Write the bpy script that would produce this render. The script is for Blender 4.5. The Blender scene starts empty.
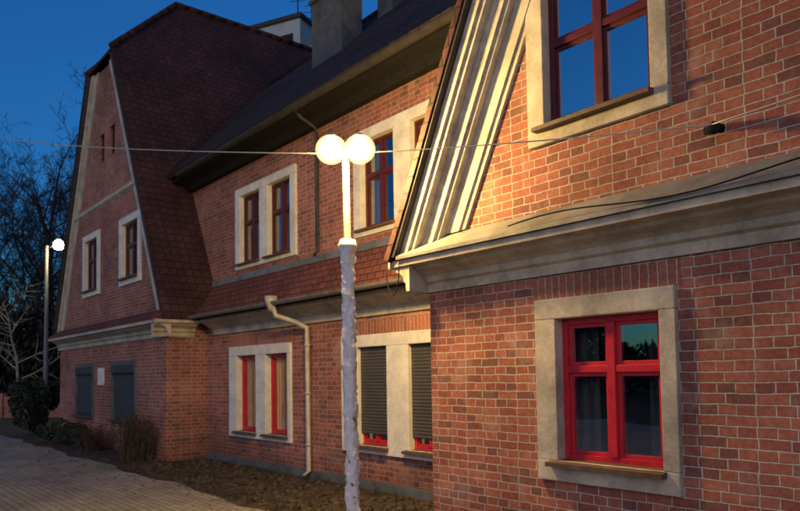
import bpy, bmesh, math, random
from mathutils import Vector, Matrix, noise
from mathutils.geometry import tessellate_polygon
random.seed(7)
S=bpy.context.scene
S.view_settings.view_transform='Standard'; S.view_settings.look='None'; S.view_settings.exposure=0

# ---------------------------------------------------------------- materials
def mk(name):
    m=bpy.data.materials.new(name); m.use_nodes=True
    nt=m.node_tree; b=nt.nodes['Principled BSDF']
    return m,nt,b
def N(nt,t,**k):
    n=nt.nodes.new(t)
    for a,v in k.items(): setattr(n,a,v)
    return n
def math_(nt,op,a,b=None):
    n=N(nt,'ShaderNodeMath',operation=op)
    for i,v in enumerate((a,b)):
        if v is None: continue
        if isinstance(v,(int,float)): n.inputs[i].default_value=v
        else: nt.links.new(v,n.inputs[i])
    return n.outputs[0]
def mix(nt,bt,f,a,b):
    n=N(nt,'ShaderNodeMix',data_type='RGBA',blend_type=bt)
    for s,v in ((n.inputs[0],f),(n.inputs[6],a),(n.inputs[7],b)):
        if isinstance(v,(int,float)): s.default_value=v
        elif isinstance(v,tuple): s.default_value=v if len(v)==4 else (*v,1)
        else: nt.links.new(v,s)
    return n.outputs[2]
def noise_(nt,scale,detail=4,rough=.55,vec=None):
    n=N(nt,'ShaderNodeTexNoise'); n.inputs['Scale'].default_value=scale; n.inputs['Detail'].default_value=detail; n.inputs['Roughness'].default_value=rough
    if vec is None:
        g=N(nt,'ShaderNodeNewGeometry'); vec=g.outputs['Position']
    nt.links.new(vec,n.inputs['Vector']); return n.outputs['Fac']
def ramp(nt,fac,stops):
    n=N(nt,'ShaderNodeValToRGB'); e=n.color_ramp.elements
    while len(e)<len(stops): e.new(.5)
    for i,(p,c) in enumerate(stops): e[i].position=p; e[i].color=(*c,1) if len(c)==3 else c
    nt.links.new(fac,n.inputs[0]); return n.outputs[0]
def bump(nt,b,h,dist,strength=1.0,prev=None):
    n=N(nt,'ShaderNodeBump'); n.inputs['Distance'].default_value=dist; n.inputs['Strength'].default_value=strength
    nt.links.new(h,n.inputs['Height'])
    if b is not None: nt.links.new(n.outputs[0],b.inputs['Normal'])
    return n.outputs[0]

def brick_like(name,c1,c2,mort,bw,bh,ms,off=.5,rot=False,ground=False,rough=.88,bd=.012,stain=(.62,1.12),dark=(.1,.05,.045),darkamt=.5,damp=True,sq=1.0,sqf=2,streak=False):
    m,nt,b=mk(name)
    g=N(nt,'ShaderNodeNewGeometry'); sp=N(nt,'ShaderNodeSeparateXYZ'); nt.links.new(g.outputs['Position'],sp.inputs[0])
    cb=N(nt,'ShaderNodeCombineXYZ')
    if ground: u=sp.outputs[0]; v=sp.outputs[1]
    else:
        u=math_(nt,'ADD',sp.outputs[0],sp.outputs[1]); v=sp.outputs[2]
        if rot: u,v=v,u
    w=noise_(nt,6.0,1); w=math_(nt,'MULTIPLY',math_(nt,'SUBTRACT',w,.5),.018)
    u=math_(nt,'ADD',math_(nt,'ADD',u,w),40.0); v=math_(nt,'ADD',math_(nt,'ADD',v,w),20*bh)
    nt.links.new(u,cb.inputs[0]); nt.links.new(v,cb.inputs[1])
    def bt(a,c,mo):
        t=N(nt,'ShaderNodeTexBrick'); t.offset=off; t.squash=sq; t.squash_frequency=sqf
        t.inputs['Scale'].default_value=1; t.inputs['Brick Width'].default_value=bw; t.inputs['Row Height'].default_value=bh
        t.inputs['Mortar Size'].default_value=ms; t.inputs['Mortar Smooth'].default_value=.4; t.inputs['Bias'].default_value=0
        t.inputs['Color1'].default_value=(*a,1); t.inputs['Color2'].default_value=(*c,1); t.inputs['Mortar'].default_value=(*mo,1)
        nt.links.new(cb.outputs[0],t.inputs['Vector']); return t
    t=bt(c1,c2,mort)
    t2=bt((0,0,0),(1,1,1),(0,0,0))
    r=ramp(nt,t2.outputs['Color'],[(.0,(1,1,1)),(.12,(1,1,1)),(.22,(0,0,0)),(1,(0,0,0))])
    inv=math_(nt,'SUBTRACT',1.0,t.outputs['Fac'])
    f=math_(nt,'MULTIPLY',math_(nt,'MULTIPLY',r,inv),darkamt)
    col=mix(nt,'MIX',f,t.outputs['Color'],dark)
    n1=noise_(nt,.9,3,.65); s=ramp(nt,n1,[(.3,(stain[0],)*3),(.7,(stain[1],)*3)])
    col=mix(nt,'MULTIPLY',1.0,col,s)
    n2=noise_(nt,34,2,.7); s2=ramp(nt,n2,[(.3,(.68,)*3),(.7,(1.2,)*3)])
    col=mix(nt,'MULTIPLY',.85,col,s2)
    if streak:
        e=ramp(nt,noise_(nt,2.3,3,.7),[(.55,(0,0,0)),(.75,(.35,.35,.35))])
        col=mix(nt,'MIX',e,col,(.42,.33,.28))
    if damp and not ground:
        z=math_(nt,'ADD',sp.outputs[2],math_(nt,'MULTIPLY',n1,.5))
        d=ramp(nt,z,[(.2,(.5,.48,.46)),(.75,(1,1,1))]); col=mix(nt,'MULTIPLY',1.0,col,d)
    nt.links.new(col,b.inputs['Base Color']); b.inputs['Roughness'].default_value=rough
    b.inputs['Specular IOR Level'].default_value=.25
    bump(nt,b,inv,bd)
    return m
def plain(name,c,rough=.7,var=.25,scale=6,metal=0,bd=.003,spec=.4,c2=None):
    m,nt,b=mk(name)
    n=noise_(nt,scale,4,.65)
    c2=c2 or tuple(x*(1-var*1.6) for x in c)
    col=ramp(nt,n,[(.3,c2),(.65,c)])
    n2=noise_(nt,scale*9,2,.7)
    col=mix(nt,'MULTIPLY',.6,col,ramp(nt,n2,[(.3,(.8,)*3),(.7,(1.1,)*3)]))
    nt.links.new(col,b.inputs['Base Color']); b.inputs['Roughness'].default_value=rough; b.inputs['Metallic'].default_value=metal
    b.inputs['Specular IOR Level'].default_value=spec
    if bd: bump(nt,b,n2,bd)
    return m
BRICK=brick_like('red_brick',(.43,.155,.10),(.27,.083,.058),(.47,.40,.34),.20,.072,.0065,off=.5,sq=.62,sqf=2,dark=(.12,.052,.05),darkamt=.7,streak=True)
SOLD=brick_like('soldier_brick',(.41,.155,.10),(.31,.105,.07),(.46,.39,.33),.26,.072,.007,off=0,rot=True,damp=False)
TILE=brick_like('roof_tile',(.090,.034,.031),(.052,.024,.024),(.015,.011,.011),.17,.15,.008,rough=.8,bd=.03,dark=(.025,.018,.017),damp=False,stain=(.55,1.2))
TILE2=brick_like('skirt_tile',(.22,.07,.048),(.14,.048,.036),(.03,.02,.02),.17,.11,.008,rough=.75,bd=.03,dark=(.06,.03,.02),damp=False)
SLATE=brick_like('main_roof_tile',(.055,.032,.029),(.036,.024,.024),(.012,.01,.01),.2,.16,.01,rough=.8,bd=.03,dark=(.02,.02,.02),damp=False)
PAVE=brick_like('paving',(.37,.33,.27),(.28,.25,.21),(.11,.10,.085),.20,.10,.006,ground=True,bd=.006,dark=(.18,.16,.14),stain=(.6,1.1))
STONE=plain('cement_trim',(.52,.46,.37),.85,.30,3,bd=.004,spec=.2)
WHITE=plain('white_surround',(.70,.67,.60),.8,.18,5,bd=0,spec=.2)
CREAM=plain('cream_board',(.56,.50,.41),.65,.30,7,bd=.003)
LEDGE=plain('ledge_metal',(.22,.215,.21),.55,.35,3,bd=.004,metal=.2)
DARKM=plain('dark_gutter',(.06,.055,.055),.6,.3,5,metal=.1,bd=0,spec=.2)
RED=plain('red_paint',(.50,.018,.032),.35,.2,9,bd=0,spec=.5)
REDD=plain('dark_red_paint',(.085,.014,.016),.4,.2,9,bd=0)
SILLW=plain('weathered_wood',(.12,.07,.05),.6,.35,12,bd=.003)
PIPE=plain('zinc_pipe',(.42,.39,.34),.5,.25,6,metal=.1,bd=0)
CHIM=plain('chimney_render',(.11,.12,.13),.9,.3,3,bd=0)
BLACK=plain('dark_iron',(.02,.02,.022),.9,.2,10,bd=0,spec=.08)
SOIL=plain('soil',(.12,.09,.065),.95,.45,5,bd=.03,spec=.1)
GRASS=plain('grass_ground',(.06,.06,.035),.95,.4,2,bd=.03,spec=.1,c2=(.09,.07,.05))
BARK=plain('bark',(.035,.03,.032),.9,.3,8,bd=0)
BIRCH=plain('pale_bark',(.30,.27,.22),.8,.3,8,bd=0)
LEAF=plain('leaf_dark',(.03,.045,.022),.8,.4,9,bd=0)
TWIG=plain('brown_twig',(.10,.07,.048),.9,.4,9,bd=0)
UNDER=plain('undergrowth',(.030,.024,.024),.9,.4,3,bd=0)
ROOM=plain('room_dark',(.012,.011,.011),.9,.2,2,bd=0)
WRAP=plain('plastic_wrap',(.82,.80,.84),.22,.12,30,bd=.005,spec=.9)
POLE=plain('painted_pole',(.16,.16,.145),.5,.15,8,metal=.1,bd=0)
CONC=plain('apartment_panel',(.42,.44,.46),.85,.15,.6,bd=0)
CABLE=plain('pale_cable',(.50,.50,.42),.4,.1,4,bd=0)
def slats(name,c,period=.045,d=.008):
    m,nt,b=mk(name); g=N(nt,'ShaderNodeNewGeometry'); sp=N(nt,'ShaderNodeSeparateXYZ'); nt.links.new(g.outputs['Position'],sp.inputs[0])
    f=math_(nt,'FRACT',math_(nt,'DIVIDE',sp.outputs[2],period))
    col=ramp(nt,f,[(0,tuple(x*.35 for x in c)),(.15,c),(.85,c),(1,tuple(x*.5 for x in c))])
    n=noise_(nt,4); col=mix(nt,'MULTIPLY',.7,col,ramp(nt,n,[(.3,(.7,)*3),(.7,(1.1,)*3)]))
    nt.links.new(col,b.inputs['Base Color']); b.inputs['Roughness'].default_value=.6
    bump(nt,b,math_(nt,'SINE',math_(nt,'MULTIPLY',f,math.pi)),d); return m
SHUT=slats('roller_blind',(.060,.055,.052))
SHUTL=slats('roller_shutter',(.05,.05,.052),.05)
def curtain(name,c,per=.07):
    m,nt,b=mk(name); g=N(nt,'ShaderNodeNewGeometry'); sp=N(nt,'ShaderNodeSeparateXYZ'); nt.links.new(g.outputs['Position'],sp.inputs[0])
    n=noise_(nt,5,3); u=math_(nt,'ADD',sp.outputs[0],math_(nt,'MULTIPLY',n,.12))
    f=math_(nt,'SINE',math_(nt,'MULTIPLY',u,6.283/per))
    col=ramp(nt,math_(nt,'MULTIPLY',math_(nt,'ADD',f,1.0),.5),[(0,tuple(x*.55 for x in c)),(1,c)])
    nt.links.new(col,b.inputs['Base Color']); b.inputs['Roughness'].default_value=.9; return m
CURT=curtain('curtain_grey',(.10,.11,.11),.11)
CURTW=curtain('curtain_warm',(.50,.27,.14),.08)
def glass(name,fac,tint=(.8,.85,.85)):
    m,nt,b=mk(name); o=nt.nodes['Material Output']
    t=N(nt,'ShaderNodeBsdfTransparent'); t.inputs[0].default_value=(*tint,1)
    g=N(nt,'ShaderNodeBsdfGlossy'); g.inputs['Roughness'].default_value=.015; g.inputs[0].default_value=(.95,.97,1,1)
    n=noise_(nt,1.6,1); bn=bump(nt,None,n,.012,.35); nt.links.new(bn,g.inputs['Normal'])
    x=N(nt,'ShaderNodeMixShader'); x.inputs[0].default_value=fac
    nt.links.new(t.outputs[0],x.inputs[1]); nt.links.new(g.outputs[0],x.inputs[2]); nt.links.new(x.outputs[0],o.inputs[0]); return m
GLASS=glass('window_glass',.33); GLASSU=glass('window_glass_upper',.8); GLASSW=glass('window_glass_thin',.12,(.95,.95,.93))
def emis(name,c,s):
    m,nt,b=mk(name); b.inputs['Base Color'].default_value=(.8,.8,.8,1); b.inputs['Emission Color'].default_value=(*c,1); b.inputs['Emission Strength'].default_value=s; return m
LAMP=emis('lamp_bulb_lit',(1,.64,.20),1650); LAMP2=emis('far_lamp_lit',(1,.80,.42),150)
def shell(name,c,s,fac):
    m,nt,b=mk(name); o=nt.nodes['Material Output']
    t=N(nt,'ShaderNodeBsdfTransparent'); e=N(nt,'ShaderNodeEmission'); e.inputs[0].default_value=(*c,1); e.inputs[1].default_value=s
    x=N(nt,'ShaderNodeMixShader'); x.inputs[0].default_value=fac
    nt.links.new(t.outputs[0],x.inputs[1]); nt.links.new(e.outputs[0],x.inputs[2]); nt.links.new(x.outputs[0],o.inputs[0]); return m
SHELL=shell('globe_halo_glow',(1,.86,.42),4.0,.14)  # see-through emissive globe, its own glow imitates the halo round the bulb

# ---------------------------------------------------------------- builders
def link(o,parent=None):
    bpy.context.collection.objects.link(o)
    if parent: o.parent=parent
    return o
def empty(name):
    o=bpy.data.objects.new(name,None); return link(o)
class B:
    def __init__(s,name,mat,parent=None,smooth=False): s.bm=bmesh.new(); s.n=name; s.m=mat; s.p=parent; s.sm=smooth
    def box(s,x0,x1,y0,y1,z0,z1,bev=0):
        t=bmesh.new(); bmesh.ops.create_cube(t,size=1)
        for v in t.verts: v.co=Vector(((x0+x1)/2+v.co.x*(x1-x0),(y0+y1)/2+v.co.y*(y1-y0),(z0+z1)/2+v.co.z*(z1-z0)))
        if bev: bmesh.ops.bevel(t,geom=t.edges[:],offset=bev,segments=2,affect='EDGES',profile=.6)
        s.add(t); return s
    def add(s,t,mat=None):
        if mat is not None: bmesh.ops.transform(t,matrix=mat,verts=t.verts)
        vm={v:s.bm.verts.new(v.co) for v in t.verts}
        for f in t.faces:
            try: s.bm.faces.new([vm[v] for v in f.verts])
            except ValueError: pass
        t.free()
    def face(s,pts):
        s.bm.faces.new([s.bm.verts.new(p) for p in pts]); return s
    def prism(s,pts,axis,a,b_):
        P=(lambda p,t:(t,p[0],p[1])) if axis=='x' else (lambda p,t:(p[0],t,p[1]))
        v0=[s.bm.verts.new(P(p,a)) for p in pts]; v1=[s.bm.verts.new(P(p,b_)) for p in pts]
        s.bm.faces.new(v0); s.bm.faces.new(v1[::-1]); n=len(pts)
        for i in range(n): s.bm.faces.new([v0[i],v0[(i+1)%n],v1[(i+1)%n],v1[i]])
        return s
    def tube(s,path,rad,seg=8,cap=True):
        rings=[]; L=len(path)
        for i,p in enumerate(path):
            p=Vector(p); d=(Vector(path[min(i+1,L-1)])-Vector(path[max(i-1,0)])).normalized()
            a=d.cross(Vector((0,0,1)));
            if a.length<.05: a=d.cross(Vector((1,0,0)))
            a.normalize(); c=d.cross(a); r=rad[i] if isinstance(rad,(list,tuple)) else rad
            rings.append([s.bm.verts.new(p+(a*math.cos(t)+c*math.sin(t))*r) for t in [6.28318*k/seg for k in range(seg)]])
        for i in range(L-1):
            for k in range(seg): s.bm.faces.new([rings[i][k],rings[i][(k+1)%seg],rings[i+1][(k+1)%seg],rings[i+1][k]])
        if cap: s.bm.faces.new(rings[0][::-1]); s.bm.faces.new(rings[-1])
        return s
    def done(s,fix=True):
        if fix: bmesh.ops.recalc_face_normals(s.bm,faces=s.bm.faces[:])
        me=bpy.data.meshes.new(s.n); s.bm.to_mesh(me); s.bm.free(); me.materials.append(s.m)
        if s.sm: me.polygons.foreach_set('use_smooth',[True]*len(me.polygons))
        return link(bpy.data.objects.new(s.n,me),s.p)

house=empty('brick_house')
def wall(name,outer,holes,y,mat=BRICK):
    b=B(name,mat,house)
    loops=[[Vector((x,z,0)) for x,z in outer]]+[[Vector((h[0],h[2],0)),Vector((h[1],h[2],0)),Vector((h[1],h[3],0)),Vector((h[0],h[3],0))] for h in holes]
    flat=[v for l in loops for v in l]; vs=[b.bm.verts.new((v.x,y,v.y)) for v in flat]
    for t in tessellate_polygon(loops):
        f=b.bm.faces.new([vs[i] for i in t])
    b.bm.normal_update()
    for f in b.bm.faces:
        if f.normal.y>0: f.normal_flip()
    for h in holes:
        x0,x1,z0,z1=h; d=.3
        for p in ([(x0,z0),(x0,z1)],[(x0,z1),(x1,z1)],[(x1,z1),(x1,z0)],[(x1,z0),(x0,z0)]):
            b.face([(p[0][0],y,p[0][1]),(p[1][0],y,p[1][1]),(p[1][0],y+d,p[1][1]),(p[0][0],y+d,p[0][1])])
    return b.done(fix=False)

def surround(y,o,inn,mat,proud=.045):
    b=B('window_surround',mat,house)
    z0,z1=inn[0][2],inn[0][3]; ya,yb=y-proud,y+.13
    b.box(o[0],o[1],ya,yb,z1,o[3],.010); b.box(o[0],o[1],ya,yb,o[2],z0,.010)
    xs=[o[0]]+[v for i in inn for v in (i[0],i[1])]+[o[1]]
    for i in range(0,len(xs),2): b.box(xs[i],xs[i+1],ya+.002,yb,z0,z1,.006)
    b.done()
def window(y,r,mat=RED,gl=GLASS,cur=CURT,trans=.64,sill=True,split=True,cover=1.0,fw=.05,shutter=None,mull=.035,depth=.055):
    x0,x1,z0,z1=r; b=B('window_frame',mat,house); f0=y+depth; f1=y+.13
    b.box(x0-.004,x0+fw,f0,f1,z0,z1,.004); b.box(x1-fw,x1+.004,f0,f1,z0,z1,.004)
    b.box(x0+fw,x1-fw,f0,f1,z1-fw,z1,.004); b.box(x0+fw,x1-fw,f0,f1,z0,z0+fw,.004)
    xc=(x0+x1)/2; zt=z0+(z1-z0)*trans if trans else None
    cols=[(x0+fw,x1-fw)]
    if split:
        b.box(xc-mull,xc+mull,f0-.012,f1,z0+fw,z1-fw,.006); cols=[(x0+fw,xc-mull),(xc+mull,x1-fw)]
    rows=[(z0+fw,z1-fw)]
    if zt: rows=[(z0+fw,zt-.028),(zt+.028,z1-fw)]
    gb=B('window_glass',gl,house)
    for c in cols:
        if zt: b.box(c[0],c[1],f0-.006,f1,zt-.028,zt+.028,.005)
        for q in rows:
            s=.6*fw; a0,a1=f0+.018,f1
            b.box(c[0],c[0]+s,a0,a1,q[0],q[1],.003); b.box(c[1]-s,c[1],a0,a1,q[0],q[1],.003)
            b.box(c[0]+s,c[1]-s,a0,a1,q[0],q[0]+s,.003); b.box(c[0]+s,c[1]-s,a0,a1,q[1]-s,q[1],.003)
            yy=f0+.035; k=random.uniform(-.004,.004); k2=random.uniform(-.004,.004)
            gb.face([(c[0]+s,yy+k,q[0]+s),(c[1]-s,yy-k,q[0]+s),(c[1]-s,yy-k+k2,q[1]-s),(c[0]+s,yy+k+k2,q[1]-s)])
    b.done(); gb.done()
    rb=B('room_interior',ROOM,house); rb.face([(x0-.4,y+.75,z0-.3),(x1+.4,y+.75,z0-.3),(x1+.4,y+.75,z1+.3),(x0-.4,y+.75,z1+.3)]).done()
    if cur:
        cb=B('curtain',cur,house); n=24; w=(x1-x0)
        for side in (0,1):
            xa=x0+.0 if side==0 else x1-w*.34*cover; xb=x0+w*.34*cover if side==0 else x1
            if cover>=1.4 :
                if side: continue
                xa,xb=x0,x1
            pr=None
            for i in range(n+1):
                x=xa+(xb-xa)*i/n; yy=y+(.21 if cover<1.4 else .15)+.012*math.sin(i*1.9)
                p=[cb.bm.verts.new((x,yy,z0)),cb.bm.verts.new((x,yy,z1))]
                if pr: cb.bm.faces.new([pr[0],p[0],p[1],pr[1]])
                pr=p
        cb.done()
    if shutter:
        sb=B('roller_blind',shutter[0],house); sb.box(x0+.002,x1-.002,y+.02,y+.045,z0+shutter[1],z1-.001,.003).done()
    if sill:
        sb=B('window_sill',SILLW,house)
        sb.prism([(y-.12,z0-.045),(y-.12,z0-.012),(y+.09,z0+.012),(y+.09,z0-.045)],'x',x0-.07,x1+.03).done()

YR,YM,YU,YL=4.6,5.95,6.1,5.1
CR,CL=-1.15,-17.03

# --- right wing
r_low=(-3.75,-2.51,.725,2.19); r_li=(-3.545,-2.635,.89,2.025)
r_up=(-3.77,-2.50,3.47,5.05); r_ui=(-3.60,-2.64,3.62,4.88)
r_low2=(.35,1.6,.725,2.19); r_li2=(.52,1.43,.89,2.025)
r_up2=(.30,1.55,3.47,5.05); r_ui2=(.45,1.4,3.62,4.88)
sh=lambda r:(r[0]+.015,r[1]-.015,r[2]+.015,r[3]-.015)
wall('wing_wall',[(-5.08,0),(2.78,0),(2.78,3.1),(-.15,9.0),(-2.15,9.0),(-5.08,3.1)],[sh(r_low),sh(r_up),sh(r_low2),sh(r_up2)],YR)
for o,i in ((r_low,r_li),(r_up,r_ui),(r_low2,r_li2),(r_up2,r_ui2)): surround(YR,o,[i],STONE)
window(YR,r_li,RED,GLASS,CURT,.64,cover=.75); window(YR,r_ui,REDD,GLASSU,CURT,.55,cover=.9)
window(YR,r_li2,RED,GLASS,CURT,.64); window(YR,r_ui2,REDD,GLASSU,CURT,.55)
B('wing_side_wall',BRICK,house).face([(-5.08,YR,0),(-5.08,9,0),(-5.08,9,3.1),(-5.08,YR,3.1)]).done()
B('wing_side_wall',BRICK,house).face([(2.78,YR,0),(2.78,13,0),(2.78,13,3.1),(2.78,YR,3.1)]).done()
# --- left wing
l1=(-18.65,-17.3,3.62,5.17); l2=(-15.85,-14.5,3.62,5.12)
g1=(-19.3,-17.75,.6,1.98); g2=(-16.42,-14.8,.6,1.98)
a1=(-17.38,-17.02,6.75,7.45); a2=(-16.62,-16.26,6.75,7.45)
wall('gable_wall',[(-20.86,0),(-13.2,0),(-13.2,3.1),(CL+1,9.0),(CL-1,9.0),(-20.86,3.1)],[sh(l1),sh(l2),sh(g1),sh(g2),sh(a1),sh(a2)],YL)
for o in (l1,l2):
    i=(o[0]+.17,o[1]-.17,o[2]+.16,o[3]-.16); surround(YL,o,[i],WHITE); window(YL,i,REDD,GLASS,CURT,.6)
for o in (g1,g2):
    i=(o[0]+.1,o[1]-.1,o[2]+.1,o[3]-.1); surround(YL,o,[i],CHIM,.03); window(YL,i,REDD,GLASS,None,None,shutter=(SHUTL,.03))
    sbx=B('shutter_box',SHUTL,house); sbx.box(i[0],i[1],YL-.06,YL+.02,i[3]-.16,i[3]-.002,.01).done()
for o in (a1,a2): window(YL,o,REDD,GLASS,None,None,sill=False,split=False)
B('wing_side_wall',BRICK,house).face([(-13.2,YL,0),(-13.2,9,0),(-13.2,9,3.1),(-13.2,YL,3.1)]).done()
B('wing_side_wall',BRICK,house).face([(-20.86,YL,0),(-20.86,13,0),(-20.86,13,3.1),(-20.86,YL,3.1)]).done()
B('string_course',STONE,house).prism([(YL-.07,5.72),(YL-.07,5.78),(YL-.0,5.86),(YL,5.66)],'x',-19.4,-14.6).done()
sp=B('wall_plaque',WHITE,house); sp.box(-17.4,-16.95,YL-.03,YL,1.45,1.85,.006).done()
# --- middle
m1=(-12.18,-9.96,.50,2.15); m1i=[(-11.87,-11.14,.61,1.98),(-10.79,-10.06,.61,1.98)]
m2i=[(-8.1,-7.43,.61,1.99),(-6.98,-6.32,.61,1.99)]
m2=(-8.5,-6.0,.50,2.16)
wall('middle_wall',[(-13.2,0),(-5.08,0),(-5.08,2.9),(-13.2,2.9)],[sh(m1),sh(m2)],YM)
surround(YM,m1,m1i,WHITE); surround(YM,m2,m2i,WHITE)
for i in m1i: window(YM,i,RED,GLASSW,CURTW,None,split=False,cover=1.5,fw=.05,depth=.075)
for i in m2i: window(YM,i,RED,GLASS,None,.2,split=True,fw=.05,shutter=(SHUT,.16))
u1=(-12.2,-10.0,3.61,5.15); u1i=[(-12.02,-11.25,3.72,5.0),(-10.95,-10.18,3.72,5.0)]
u2=(-8.35,-6.1,3.61,5.18); u2i=[(-8.17,-7.4,3.72,5.02),(-7.05,-6.28,3.72,5.02)]
wall('middle_upper_wall',[(-15.5,3.2),(-3.0,3.2),(-3.0,6.0),(-15.5,6.0)],[sh(u1),sh(u2)],YU)
surround(YU,u1,u1i,WHITE); surround(YU,u2,u2i,WHITE)
for i in u1i+u2i: window(YU,i,REDD,GLASS,CURT,.6,fw=.045)
for o,y in ((m1,YM),(m2,YM),(r_low,YR),(r_low2,YR)):
    B('brick_lintel',SOLD,house).box(o[0]-.03,o[1]+.03,y-.006,y+.02,o[3]+.002,o[3]+.19).done()

# --- cornices
def corn(y,s=1):
    return [(y+.02,2.39),(y-.03*s,2.39),(y-.035*s,2.47),(y-.07*s,2.49),(y-.075*s,2.54),(y-.12*s,2.57),(y-.19*s,2.60),(y-.21*s,2.63),(y-.3*s,2.64),(y-.3*s,2.70),(y+.02,2.71)]
B('cornice',STONE,house).prism(corn(YR),'x',-5.32,2.95).done()
B('cornice_ledge',LEDGE,house).prism([(YR-.33,2.703),(YR-.33,2.735),(YR+.01,2.935),(YR+.01,2.704)],'x',-5.2,2.98).done()
B('cornice',STONE,house).prism(corn(YL),'x',-20.93,-12.98).done()
B('cornice_ledge',TILE2,house).prism([(YL-.31,2.703),(YL-.31,2.73),(YL+.01,2.95),(YL+.01,2.704)],'x',-20.93,-13.05).done()
def cornX(x,sgn,y0,y1,name='cornice',mat=STONE):
    b=B(name,mat,house); pr=[(x-(p-0)*sgn,z) for p,z in corn(0)]
    b.prism(pr,'y',y0,y1).done()
cornX(-13.2,1,YL-.28,5.66); cornX(-5.08,-1,YR-.28,5.66)
B('cornice',STONE,house).prism([(YM+.02,2.42),(YM-.03,2.42),(YM-.04,2.52),(YM-.1,2.56),(YM-.2,2.62),(YM-.3,2.66),(YM-.3,2.72),(YM+.02,2.72)],'x',-12.9,-5.38).done()
B('skirt_roof',TILE2,house).prism([(YM-.42,2.74),(YM-.40,2.79),(YU+.02,3.45),(YU+.02,2.74)],'x',-13.6,-5.0).done()
B('skirt_flashing',LEDGE,house).prism([(YU-.05,3.40),(YU-.03,3.52),(YU+.01,3.52),(YU+.01,3.40)],'x',-13.6,-5.0).done()
def gutter(name,y,z,x0,x1,r=.07,mat=DARKM):
    b=B(name,mat,house); pts=[(y+math.cos(t)*r,z+math.sin(t)*r) for t in [math.pi+math.pi*k/8 for k in range(9)]]
    pts+= [(y+math.cos(t)*(r-.008),z+math.sin(t)*(r-.008)) for t in [2*math.pi-math.pi*k/8 for k in range(9)]]
    b.prism(pts,'x',x0,x1).done()
gutter('gutter',YM-.48,2.77,-12.95,-5.4,.06,LEDGE)
gutter('gutter',5.62,5.80,-13.9,-4.0,.075)
B('eave_soffit',BLACK,house).prism([(5.66,5.70),(5.66,5.80),(6.15,6.0),(6.15,5.56),(5.98,5.56),(5.9,5.66)],'x',-14.3,-3.2).done()
rf=B('main_roof',SLATE,house)
rf.face([(-17,5.58,5.80),(-1.2,5.58,5.80),(-1.2,9.0,9.2),(-17,9.0,9.2)]); rf.face([(-17,12.4,5.80),(-1.2,12.4,5.80),(-1.2,9.0,9.2),(-17,9.0,9.2)])
o=rf.done(False); md=o.modifiers.new('s','SOLIDIFY'); md.thickness=.09; md.offset=0
B('roof_ridge',SLATE,house,True).tube([(-17,9,9.22),(-1.2,9,9.22)],.11,8).done()
B('rear_wall',BRICK,house).face([(-20.86,12.3,0),(2.78,12.3,0),(2.78,12.3,5.9),(-20.86,12.3,5.9)]).done()
def wing_roof(c,yf,yb=13.0,W=4.2,zt=11.1):
    b=B('wing_roof',TILE,house)
    for s in (1,-1):
        w=W if s>0 else min(W,4.2 if c>-10 else 4.02)
        b.face([(c+s*w,yf,2.72),(c+s*3.9,yf,3.28),(c+s*1.0,yf,9.1),(c,yf+1.9,zt),(c,yb,zt),(c+s*3.9,yb,3.28),(c+s*w,yb,2.72)])
    b.face([(c-1.0,yf,9.1),(c+1.0,yf,9.1),(c,yf+1.9,zt)])
    bmesh.ops.remove_doubles(b.bm,verts=b.bm.verts,dist=.001)
    o=b.done(); md=o.modifiers.new('s','SOLIDIFY'); md.thickness=.07; md.offset=-1
    rb=B('ridge_tiles',TILE,house,True)
    def row(p,q,r):
        p=Vector(p); q=Vector(q); n=max(int((q-p).length/.33),1)
        for i in range(n):
            rb.tube([p.lerp(q,i/n),p.lerp(q,(i+1.08)/n)],[r*1.08,r*.97],8)
    row((c,yf+1.9,zt+.02),(c,yb,zt+.02),.08); row((c+1,yf,9.12),(c,yf+1.9,zt+.02),.07); row((c-1,yf,9.12),(c,yf+1.9,zt+.02),.07); rb.done()
    return o
wing_roof(CR,YR-.36); wing_roof(CL,YL-.16,W=4.15)
def rake(c,y,steps,zb0=2.95):
    for (o0,o1,pr,zb,mat,nm) in steps:
        b=B(nm,mat,house)
        for s in (1,-1):
            def X(z,o): return c+s*((11.1-z)/2-.045-o)
            zt=9.03
            b.prism([(X(zb,o0),zb),(X(zb,o1),zb),(X(zt,o1),zt),(X(zt,o0),zt)],'y',y-pr,y+.01)
        b.done()
rake(CR,YR,[(0.03,.64,.03,2.93,STONE,'rake_band'),(0.03,.58,.05,2.92,STONE,'rake_band'),(.02,.40,.12,2.85,CREAM,'bargeboard'),(.015,.36,.15,2.84,CREAM,'bargeboard'),(.01,.22,.24,2.76,CREAM,'bargeboard'),(.005,.17,.27,2.75,CREAM,'bargeboard'),(0,.07,.34,2.73,DARKM,'verge_board')])
rake(CL,YL,[(0.10,.6,.03,2.93,STONE,'rake_band'),(.10,.32,.08,2.85,CREAM,'bargeboard'),(.08,.18,.14,2.80,DARKM,'verge_board')])
# chimneys
ch=B('chimney',CHIM,house); ch.box(-11.45,-10.45,7.35,7.85,7.0,10.2,.01); ch.box(-11.52,-10.38,7.28,7.92,10.2,10.36,.01); ch.box(-11.5,-10.4,7.3,7.9,8.9,8.98,.01)
ch.box(-10.55,-10.1,8.3,8.7,7.9,10.6,.01); ch.done()
vp=B('roof_vent',DARKM,house,True); vp.tube([(-9.75,8.7,8.5),(-9.75,8.7,9.5)],.09,10); vp.tube([(-9.75,8.7,9.5),(-9.75,8.7,9.58)],.15,10); vp.done()
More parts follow.
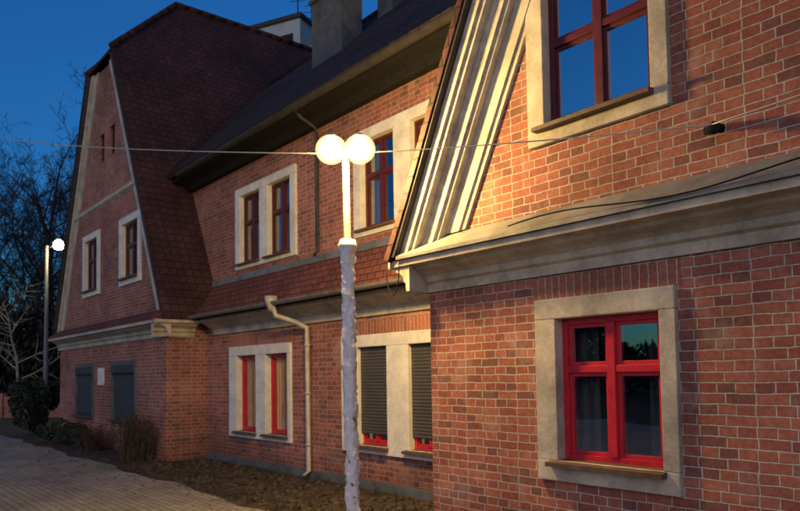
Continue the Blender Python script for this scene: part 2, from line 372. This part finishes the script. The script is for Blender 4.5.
# downpipes
dp=B('downpipe',PIPE,house,True)
dp.tube([(-9.75,5.48,2.70),(-9.72,5.52,2.55),(-9.5,5.75,2.44),(-9.36,5.86,2.34),(-9.36,5.87,2.2),(-9.36,5.87,.12),(-9.36,5.80,.04)],.042,12)
dp.tube([(-9.78,5.47,2.86),(-9.78,5.47,2.78),(-9.77,5.47,2.68),(-9.77,5.47,2.62)],[.10,.10,.065,.045],12)
for z in (.5,1.3,2.05): dp.tube([(-9.36,5.87,z),(-9.36,5.87,z+.04)],.05,12)
dp.done()
dp=B('downpipe',DARKM,house,True); dp.tube([(-9.3,5.66,5.74),(-9.3,5.75,5.66),(-9.3,6.01,5.55),(-9.3,6.04,5.45),(-9.3,6.04,3.6),(-9.3,5.98,3.50)],.03,10); dp.done()
cb=B('wall_cable',BLACK,house,True)
pts=[]
for i in range(41):
    t=i/40; x=-3.75+6.2*t; pts.append((x,YR-.34,2.78+.04*math.sin(t*19)*(1-t)-.02*abs(math.sin(t*9))))
cb.tube(pts,.006,6)
pts=[(-5.25-.1*math.cos(math.pi*t),4.27,2.66-.30*math.sin(math.pi*t)) for t in [i/14 for i in range(15)]]
cb.tube(pts,.006,5); cb.done()
hk=B('wall_bracket',BLACK,house,True); hk.tube([(-2.16,YR,3.20),(-2.16,YR-.10,3.20),(-2.16,YR-.12,3.16)],[.03,.03,.035],8); hk.tube([(-2.21,YR-.12,3.17),(-2.11,YR-.12,3.17)],.03,8); hk.done()
B('plinth',CHIM,house).box(-13.19,-5.09,YM-.03,YM+.02,-.05,.12,.006).done()
# ---------------------------------------------------------------- ground
g=B('ground',GRASS); bmesh.ops.create_grid(g.bm,x_segments=60,y_segments=60,size=400); g.done()
def sheet(name,mat,pts,z,jit=0):
    b=B(name,mat); b.face([(x,y,z) for x,y in pts]); return b.done()
edge=[]; x=6.0
while x>-32: edge.append((x,4.12+.07*math.sin(x*1.7)+.05*math.sin(x*4.1))); x-=.4
sheet('pavement',PAVE,edge+[(-32,-9),(6,-9)],.004)
sheet('soil_bed',SOIL,[(-21.5,3.9),(-5,3.9),(6,3.9),(6,6.2),(-21.5,6.2)],.002)
b=B('leaf_litter',TWIG)
for i in range(1500):
    x=random.uniform(-20,-4.5); y=random.gauss(4.6,.5)
    if y>5.85 or (x<-13.2 and y>5.05) or y<3.2: continue
    r=random.uniform(.012,.04); a=random.uniform(0,6.28); z=.012+random.random()*.02
    b.face([(x+r*math.cos(a+k*1.57),y+r*math.sin(a+k*1.57)*.7,z+random.uniform(-.008,.015)) for k in range(4)])
b.done()
b=B('soil_clods',SOIL,None,True)
for i in range(520):
    x=random.uniform(-13,-4.6); y=random.uniform(4.35,5.8)
    r=random.uniform(.02,.075); t=bmesh.new(); bmesh.ops.create_icosphere(t,subdivisions=1,radius=r)
    for v in t.verts: v.co*=random.uniform(.7,1.3); v.co.z*=.6
    b.add(t,Matrix.Translation((x,y,.01)))
b.done()
b=B('grass_tufts',LEAF)
for i in range(2600):
    x=random.uniform(-13,-4.6); y=random.choice((random.gauss(4.2,.10),random.gauss(5.75,.10)))
    if noise.noise(Vector((x*1.3,y,1)))<.02: continue
    h=random.uniform(.04,.13); dx,dy=random.gauss(0,.03),random.gauss(0,.03)
    b.face([(x-.004,y,0),(x+.004,y,0),(x+dx,y+dy,h)])
b.done(False)

# ---------------------------------------------------------------- street lamps
def street_lamp(name,bx,by,H,wrap,mat,gr,rot,pr=.030,lean=(0,0)):
    root=empty(name); root.location=(bx,by,0)
    p=B('pole',POLE,root,True); zs=[0,H*.3,H*.6,H]
    p.tube([(lean[0]*z/H,lean[1]*z/H,z) for z in zs],[pr*1.9,pr*1.6,pr*1.2,pr],14)
    ca,sa=math.cos(rot),math.sin(rot)
    tx,ty=lean
    arms=[1,-1] if wrap else [1]
    A=.132 if wrap else .45
    for s in arms:
        p.tube([(tx,ty,H-.1),(tx+s*ca*A*.5,ty+s*sa*A*.5,H-.04),(tx+s*ca*A,ty+s*sa*A,H-.02 if wrap else H+.02)],.018,8)
    p.done()
    hb=B('lamp_cap',POLE,root,True); gb=B('lamp_bulb',mat,root,True); sb=B('lamp_globe_halo',SHELL,root,True)
    for s in arms:
        cx,cy,cz=tx+s*ca*A,ty+s*sa*A,H+.02
        prof=[(.0,.125),(.03,.12),(.055,.10),(.065,.08)]
        k=gr/.14
        hb.tube([(cx,cy,cz+z*k+.06*k) for r,z in prof[::-1]],[max(r*k,.004) for r,z in prof[::-1]],16)
        t=bmesh.new(); bmesh.ops.create_uvsphere(t,u_segments=14,v_segments=8,radius=gr*(.86 if wrap else 1))
        gb.add(t,Matrix.Translation((cx,cy,cz))@Matrix.Diagonal((1,1,.9,1)))
        for q in (1.06,1.28):  # nested glowing shells build the lamp's halo into the geometry
            t=bmesh.new(); bmesh.ops.create_uvsphere(t,u_segments=28,v_segments=16,radius=gr*q)
            sb.add(t,Matrix.Translation((cx,cy,cz))@Matrix.Diagonal((1,1,.92,1)))
    hb.done(); gb.done()
    if wrap: sb.done(False)
    else: sb.bm.free()
    if wrap:
        w=B('plastic_wrap',WRAP,root,True); n=210; seg=28; rings=[]
        top=H*.775
        for i in range(n+1):
            z=.0+top*i/n; ring=[]
            for k in range(seg):
                t=6.2832*k/seg
                r=.050+.015*noise.noise(Vector((math.cos(t)*1.3,math.sin(t)*1.3,z*5)))+.026*abs(noise.noise(Vector((math.cos(t)*2.6+z,math.sin(t)*2.6,z*19+t*1.5))))
                r+=.009*abs(math.sin(z*13+t))
                if z<.12: r+=.04*(1-z/.12)
                if abs(z-top+.06)<.08: r+=.028*(1-abs(z-top+.06)/.08)
                for zb in (.6,1.2,1.75,2.25): r-=.012*max(0,1-abs(z-zb+.02*math.sin(t))/.03)
                ring.append(w.bm.verts.new((lean[0]*z/H+r*math.cos(t),lean[1]*z/H+r*math.sin(t),z)))
            rings.append(ring)
        for i in range(n):
            for k in range(seg): w.bm.faces.new([rings[i][k],rings[i][(k+1)%seg],rings[i+1][(k+1)%seg],rings[i+1][k]])
        w.bm.faces.new(rings[-1])
        w.done()
    return root
street_lamp('street_lamp',-5.21,3.74,3.67,True,LAMP,.115,math.atan2(.77,.638),lean=(-.03,-.02))
street_lamp('street_lamp',-28.42,6.45,6.6,False,LAMP2,.2,math.atan2(.77,.638),pr=.055)
oc=B('overhead_cable',CABLE,None,True)
def span(a,b_,sag,r0,r1,n=24):
    a=Vector(a); b_=Vector(b_); P=[]; R=[]
    for i in range(n+1):
        t=i/n; p=a.lerp(b_,t); p.z-=4*sag*t*(1-t); P.append(p); R.append(r0+(r1-r0)*t)
    oc.tube(P,R,6)
span((1.2,4.40,3.42),(-2.16,4.47,3.20),.03,.005,.005)
span((-2.16,4.47,3.20),(-5.24,3.72,3.65),.02,.005,.006)
span((-5.24,3.72,3.65),(-20.0,3.0,7.75),.10,.006,.012)
oc.done()

# ---------------------------------------------------------------- trees
def bare_tree(name,x,y,H,seed,mat=BARK,spread=.5,r0=.2,lv=4):
    rnd=random.Random(seed); b=B(name,mat,None,True)
    def br(p,d,L,r,level):
        n=6 if level<2 else 4; pts=[p.copy()]; rs=[r]; dd=d.copy(); cur=p.copy()
        for i in range(n):
            dd=(dd+Vector((rnd.gauss(0,.13),rnd.gauss(0,.13),rnd.gauss(0.03,.09)))).normalized()
            cur=cur+dd*L/n; pts.append(cur.copy()); rs.append(r*(1-.82*(i+1)/n) if level else r*(1-.7*(i+1)/n))
        b.tube(pts,rs,(8,6,4,3,3)[level],cap=False)
        if level>=lv: return
        k=(13,8,6,5)[level]
        for j in range(k):
            t=rnd.uniform(.28 if level==0 else .2,1.0); i=min(int(t*n),n-1); q=pts[i].lerp(pts[i+1],t*n-i)
            base=(pts[i+1]-pts[i]).normalized(); a=rnd.uniform(0,6.28)
            side=base.cross(Vector((math.cos(a),math.sin(a),.3))).normalized()
            nd=(base*(1-spread)+side*spread*1.5+Vector((0,0,.12))).normalized()
            br(q,nd,L*rnd.uniform(.38,.6)*(1.1-.4*t),max(rs[i]*.55,.014),level+1)
    br(Vector((x,y,0)),Vector((0,0,1)),H,r0,0)
    return b.done(False)
def pos(D,u): return (-.77*D+.638*u*D,.638*D+.77*u*D)
for i,(D,u,H) in enumerate([(34,-.60,12),(38,-.545,13),(44,-.50,14),(50,-.565,16),(46,-.47,12),(56,-.53,15),(58,-.59,15),(48,-.54,13)]):
    x,y=pos(D,u); bare_tree('bare_tree',x,y,H,20+i,spread=.5,r0=.22)
x,y=pos(28.5,-.545); bare_tree('pale_bark_tree',x,y,5.0,77,BIRCH,.6,.07,2)

def clump(name,mat,cx,cy,sx,sy,h,n,leaf,seed,parent=None):
    rnd=random.Random(seed); b=B(name,mat,parent)
    lob=[(rnd.uniform(-.75,.75)*sx,rnd.uniform(-.75,.75)*sy,rnd.uniform(.25,.8)*h,rnd.uniform(.25,.5)) for _ in range(9)]
    for i in range(n):
        l=rnd.choice(lob); v=Vector((rnd.gauss(0,1),rnd.gauss(0,1),rnd.gauss(0,1))).normalized()*rnd.random()**.4
        p=Vector((cx+l[0]+v.x*l[3]*sx*1.1,cy+l[1]+v.y*l[3]*sy*1.1,max(.02,l[2]+v.z*l[3]*h*.9)))
        a=Vector((rnd.gauss(0,1),rnd.gauss(0,1),rnd.gauss(0,1))).normalized()*leaf*rnd.uniform(.5,1.4); c=a.cross(Vector((rnd.gauss(0,1),rnd.gauss(0,1),rnd.gauss(0,1)))).normalized()*leaf*.5
        b.face([p-a,p+c,p+a,p-c])
    return b.done(False)
clump('evergreen_shrub',LEAF,-22.6,5.0,.75,.7,1.6,4500,.07,1)
clump('low_shrub',LEAF,-18.3,4.6,1.6,.35,.6,3000,.05,2)
def twig_bush(name,cx,cy,w,h,n,seed,mat=TWIG):
    rnd=random.Random(seed); b=B(name,mat)
    for i in range(n):
        a=rnd.uniform(0,6.28); r=w*rnd.random(); p=Vector((cx+rnd.gauss(0,w*.25),cy+rnd.gauss(0,.12),0)); pts=[p.copy()]
        d=Vector((math.cos(a)*r,math.sin(a)*r*.5,h*rnd.uniform(.5,1)))
        for k in range(1,5): pts.append(p+d*k/4+Vector((rnd.gauss(0,.03),rnd.gauss(0,.03),0)))
        b.tube(pts,[.008,.007,.005,.004,.002],3,cap=False)
        for k in range(5):
            q=pts[rnd.randint(1,3)]; e=q+Vector((rnd.gauss(0,.13),rnd.gauss(0,.1),rnd.uniform(.05,.25))); b.tube([q,e],[.004,.001],3,cap=False)
            a_=Vector((rnd.gauss(0,.02),rnd.gauss(0,.02),rnd.gauss(0,.02))); b.face([e-a_,e+Vector((.02,0,.01)),e+a_,e+Vector((-.01,.01,-.02))])
    return b.done(False)
twig_bush('bare_shrub',-13.9,4.75,.6,1.0,130,4)
twig_bush('bare_shrub',-16.4,4.7,.5,.6,50,6)
hb=B('distant_undergrowth',UNDER); rnd=random.Random(5)
for i in range(34000):
    t=rnd.random(); D=rnd.uniform(31,46); u=-.70+.26*t; X,Y=pos(D,u)
    hh=4.8+2.4*noise.noise(Vector((t*9,D*.2,0)))+1.6*noise.noise(Vector((t*31,0,3)))
    z=hh*rnd.random()**.8; L=rnd.uniform(.1,.3)
    a=Vector((rnd.gauss(0,1),rnd.gauss(0,1),rnd.gauss(0,1))).normalized()*L; c=a.cross(Vector((0,0,1))).normalized()*.07 if a.xy.length>.01 else Vector((.05,0,0))
    p=Vector((X,Y,max(z,.1))); hb.face([p-a,p+c,p+a,p-c])
hb.done(False)
fx0,fy0=pos(30,-.70); fx1,fy1=pos(30,-.485)
fw=B('garden_wall',SOLD); d=Vector((fx1-fx0,fy1-fy0,0)); L=d.length; d.normalize()
t=bmesh.new(); bmesh.ops.create_cube(t,size=1); ang=math.atan2(d.y,d.x)
fw.add(t,Matrix.Translation(((fx0+fx1)/2,(fy0+fy1)/2,.45))@Matrix.Rotation(ang,4,'Z')@Matrix.Diagonal((L,.25,.9,1)))
for k in range(6):
    t=bmesh.new(); bmesh.ops.create_cube(t,size=1); p=Vector((fx0,fy0,0))+d*L*k/5
    fw.add(t,Matrix.Translation((p.x,p.y,.52))@Matrix.Rotation(ang,4,'Z')@Matrix.Diagonal((.4,.4,1.04,1)))
fw.done()
tb=B('tree_line',BARK); rnd=random.Random(9)
for i in range(14000):
    X=rnd.uniform(-60,45); D=rnd.uniform(-34,-24); hh=3.6+2.4*noise.noise(Vector((X*.12,0,0)))+2.4*noise.noise(Vector((X*.5,2,0)))
    z=max(hh,.5)*rnd.random()**.6; a=Vector((rnd.gauss(0,1),rnd.gauss(0,.4),rnd.gauss(0,1))).normalized()*rnd.uniform(.2,.6); c=a.cross(Vector((0,1,0))).normalized()*.13
    p=Vector((X,D,z)); tb.face([p-a,p+c,p+a,p-c])
tb.done(False)
ap=empty('apartment_block'); ax,ay=-54.5,33.5; M=Matrix.Translation((ax,ay,0))@Matrix.Rotation(math.radians(25),4,'Z')
def ab(n,mat,l):
    b=B(n,mat,ap)
    for (x0,x1,y0,y1,z0,z1) in l:
        t=bmesh.new(); bmesh.ops.create_cube(t,size=1)
        b.add(t,M@Matrix.Translation(((x0+x1)/2,(y0+y1)/2,(z0+z1)/2))@Matrix.Diagonal((x1-x0,y1-y0,z1-z0,1)))
    b.done()
ab('walls',CONC,[(-3.5,3.5,-5,5,0,31.6)])
ab('roof_edge',DARKM,[(-3.7,3.7,-5.2,5.2,31.6,31.95)])
ab('windows',ROOM,[(-2.6+k*2.1,-1.4+k*2.1,-5.03,-4.97,1+2.8*j,2.4+2.8*j) for j in range(11) for k in range(3)])
ab('balconies',WHITE,[(3.5,3.9,-4,4,.6+2.8*j,1.5+2.8*j) for j in range(11)])
am=B('rooftop_antenna',BLACK,ap)
for dx,h in ((0,6),(1.5,4),(-2,3)):
    p=M@Vector((dx,0,31.9)); am.tube([p,p+Vector((0,0,h))],.06,5)
    for k in range(3): q=p+Vector((0,0,h-.4-k*.6)); am.tube([q-Vector((.6,.5,0)),q+Vector((.6,.5,0))],.03,4)
am.done()

# ---------------------------------------------------------------- world, fill light, camera
W=bpy.data.worlds.new('World'); S.world=W; W.use_nodes=True; nt=W.node_tree; bg=nt.nodes['Background']
sky=N(nt,'ShaderNodeTexSky'); sky.sky_type='NISHITA'; sky.sun_disc=False; sky.sun_elevation=math.radians(1.5); sky.sun_rotation=math.radians(150); sky.altitude=100; sky.ozone_density=4; sky.dust_density=.4
c=mix(nt,'MULTIPLY',1.0,sky.outputs[0],(.36,.86,1.10))
nt.links.new(c,bg.inputs[0]); bg.inputs[1].default_value=.38
sl=bpy.data.lights.new('dusk_fill','SUN'); sl.energy=.85; sl.angle=math.radians(50); sl.color=(1,.77,.67)  # soft fill added for sky glow and street light from behind the camera
so=link(bpy.data.objects.new('dusk_fill',sl)); so.rotation_euler=Vector((-.45,.80,-.38)).to_track_quat('-Z','Y').to_euler()

a=math.atan(580/700);p=math.radians(2.7);r=math.radians(0.9)
F0=Vector((-math.cos(a),math.sin(a),0));R0=Vector((math.sin(a),math.cos(a),0)); Z=Vector((0,0,1))
F=F0*math.cos(p)+Z*math.sin(p); U0=-F0*math.sin(p)+Z*math.cos(p)
U=U0*math.cos(r)+R0*math.sin(r); R=R0*math.cos(r)-U0*math.sin(r)
cd=bpy.data.cameras.new('camera'); cd.sensor_width=36; cd.lens=31.5; cd.shift_y=(341-255.5)/800; cd.clip_end=2000; cd.clip_start=.05
cd.dof.use_dof=True; cd.dof.focus_distance=4.5; cd.dof.aperture_fstop=3.2
co=link(bpy.data.objects.new('camera',cd))
m=Matrix((( R.x,U.x,-F.x,0),(R.y,U.y,-F.y,0),(R.z,U.z,-F.z,1.6),(0,0,0,1))); co.matrix_world=m
S.camera=co
